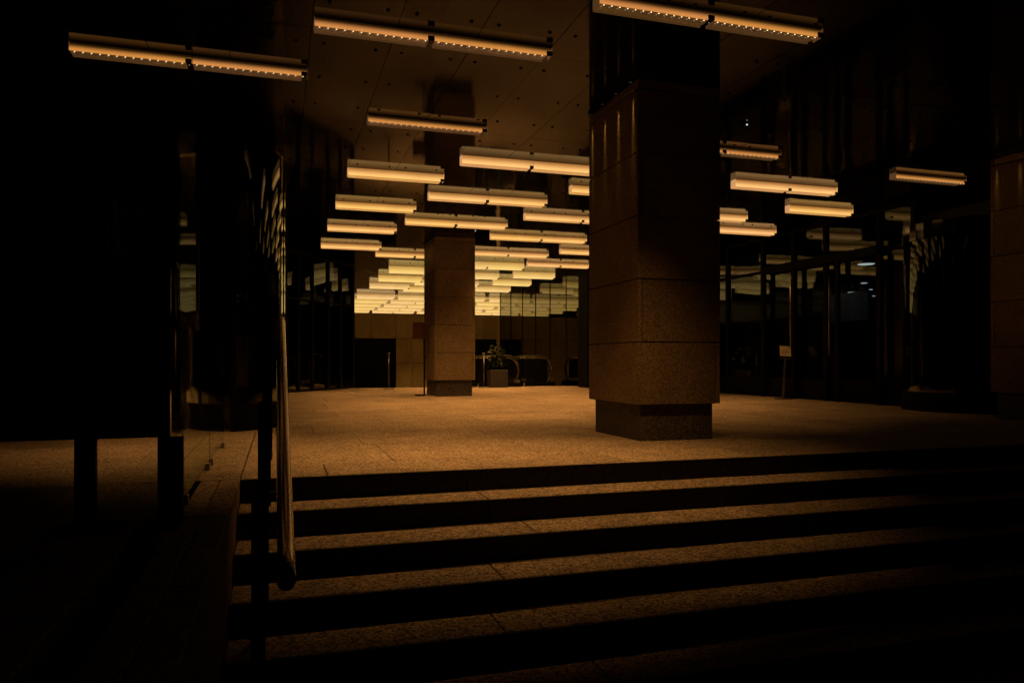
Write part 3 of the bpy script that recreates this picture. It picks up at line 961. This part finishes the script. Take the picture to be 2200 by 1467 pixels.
def escalator(x_new, y, length, label):
    t = thing('escalator', (x_new, y, 0), label, 'escalator', 'pair of escalators')
    for s, yy in enumerate((y, y + 1.1)):
        rr = 0.40
        pts = [(x_new - length, yy, 0.92), (x_new - rr - 0.2, yy, 0.95)]
        for k in range(0, 13):
            a = R(90 - k * 13.5)
            pts.append((x_new - rr + rr * math.cos(a) * 0.9, yy, 0.50 + 0.45 * math.sin(a)))
        tube('handrail_belt', pts, 0.024, M['rubber'], t, 10)
        pts2 = [(p[0] - (0.03 if i > 1 else 0), p[1], p[2] - 0.055 if i < 6 else p[2]) for i, p in enumerate(pts)]
        tube('handrail_track', pts2, 0.016, M['steel'], t, 8)
        box('balustrade_panel', x_new - length, x_new - rr + 0.2, yy - 0.012, yy + 0.012, 0.12, 0.86, M['blackgloss'], t)
        box('skirt', x_new - length, x_new + 0.05, yy - 0.06, yy + 0.06, -0.3, 0.118, M['black'], t)
    box('comb_plate', x_new - 0.75, x_new + 0.02, y + 0.07, y + 1.03, 0.12, 0.20, M['steel_rough'], t)
    for k in range(5):
        box('step_tread', x_new - length - 0.001 + 0.0, x_new - 0.76, y + 0.07, y + 0.2 + k * 0.17, -0.02 * k - 0.01, 0.08 - 0.02 * k, M['steel_rough'], t) if k == 0 else None
    return t
escalator(7.05, 21.75, 1.3, 'left escalator with steel handrail loop beside the planter')
escalator(8.45, 22.6, 0.95, 'right escalator with lit comb plate before the glass wall')

# small indicator lamps on the ceiling
for (x, y, lab) in ((5.16, 7.45, 'tiny white ceiling sensor lamp right of the near column'), (3.93, 15.2, 'tiny white ceiling sensor lamp right above the middle column')):
    t = thing('ceiling_sensor', (x, y, CZ), lab, 'sensor', 'ceiling sensors')
    bm = bmesh.new()
    n = 14
    a = [bm.verts.new((0.04 * math.cos(2 * math.pi * k / n), 0.04 * math.sin(2 * math.pi * k / n), 0)) for k in range(n)]
    d = [bm.verts.new((0.03 * math.cos(2 * math.pi * k / n), 0.03 * math.sin(2 * math.pi * k / n), -0.03)) for k in range(n)]
    for k in range(n): bm.faces.new((a[k], d[k], d[(k + 1) % n], a[(k + 1) % n]))
    bm.faces.new(d)
    bmesh.ops.recalc_face_normals(bm, faces=bm.faces)
    link_mesh('body', bm, M['black'], t)
    bm = bmesh.new(); add_box(bm, -0.008, 0.008, -0.035, -0.028, -0.03, -0.018)
    link_mesh('indicator', bm, M['white_lamp'], t)

# small glowing bulbs added behind the left facade to stand for reflected glints
for i, (x, y, z, lab) in enumerate(((-0.92, 22.4, 2.92, 'tiny white bulb standing for a reflection in the left glazing, highest of the cluster of four'),
                                    (-0.98, 22.4, 2.78, 'tiny white bulb standing for a reflection in the left glazing, second of the cluster of four'),
                                    (-1.10, 22.4, 2.62, 'tiny white bulb standing for a reflection in the left glazing, third of the cluster of four'),
                                    (-1.13, 22.4, 2.46, 'tiny white bulb standing for a reflection in the left glazing, lowest of the cluster of four'),
                                    (-2.65, 22.4, 4.12 - 0.75, 'tiny white bulb standing for a reflection far left, alone above the display board'))):
    bm = bmesh.new()
    bmesh.ops.create_uvsphere(bm, u_segments=8, v_segments=6, radius=0.022)
    o = link_mesh('glint_bulb', bm, M['far_lamp'], None, (x, y, z))
    tag(o, lab, 'lamp', 'bulbs standing for reflections in the left glazing')
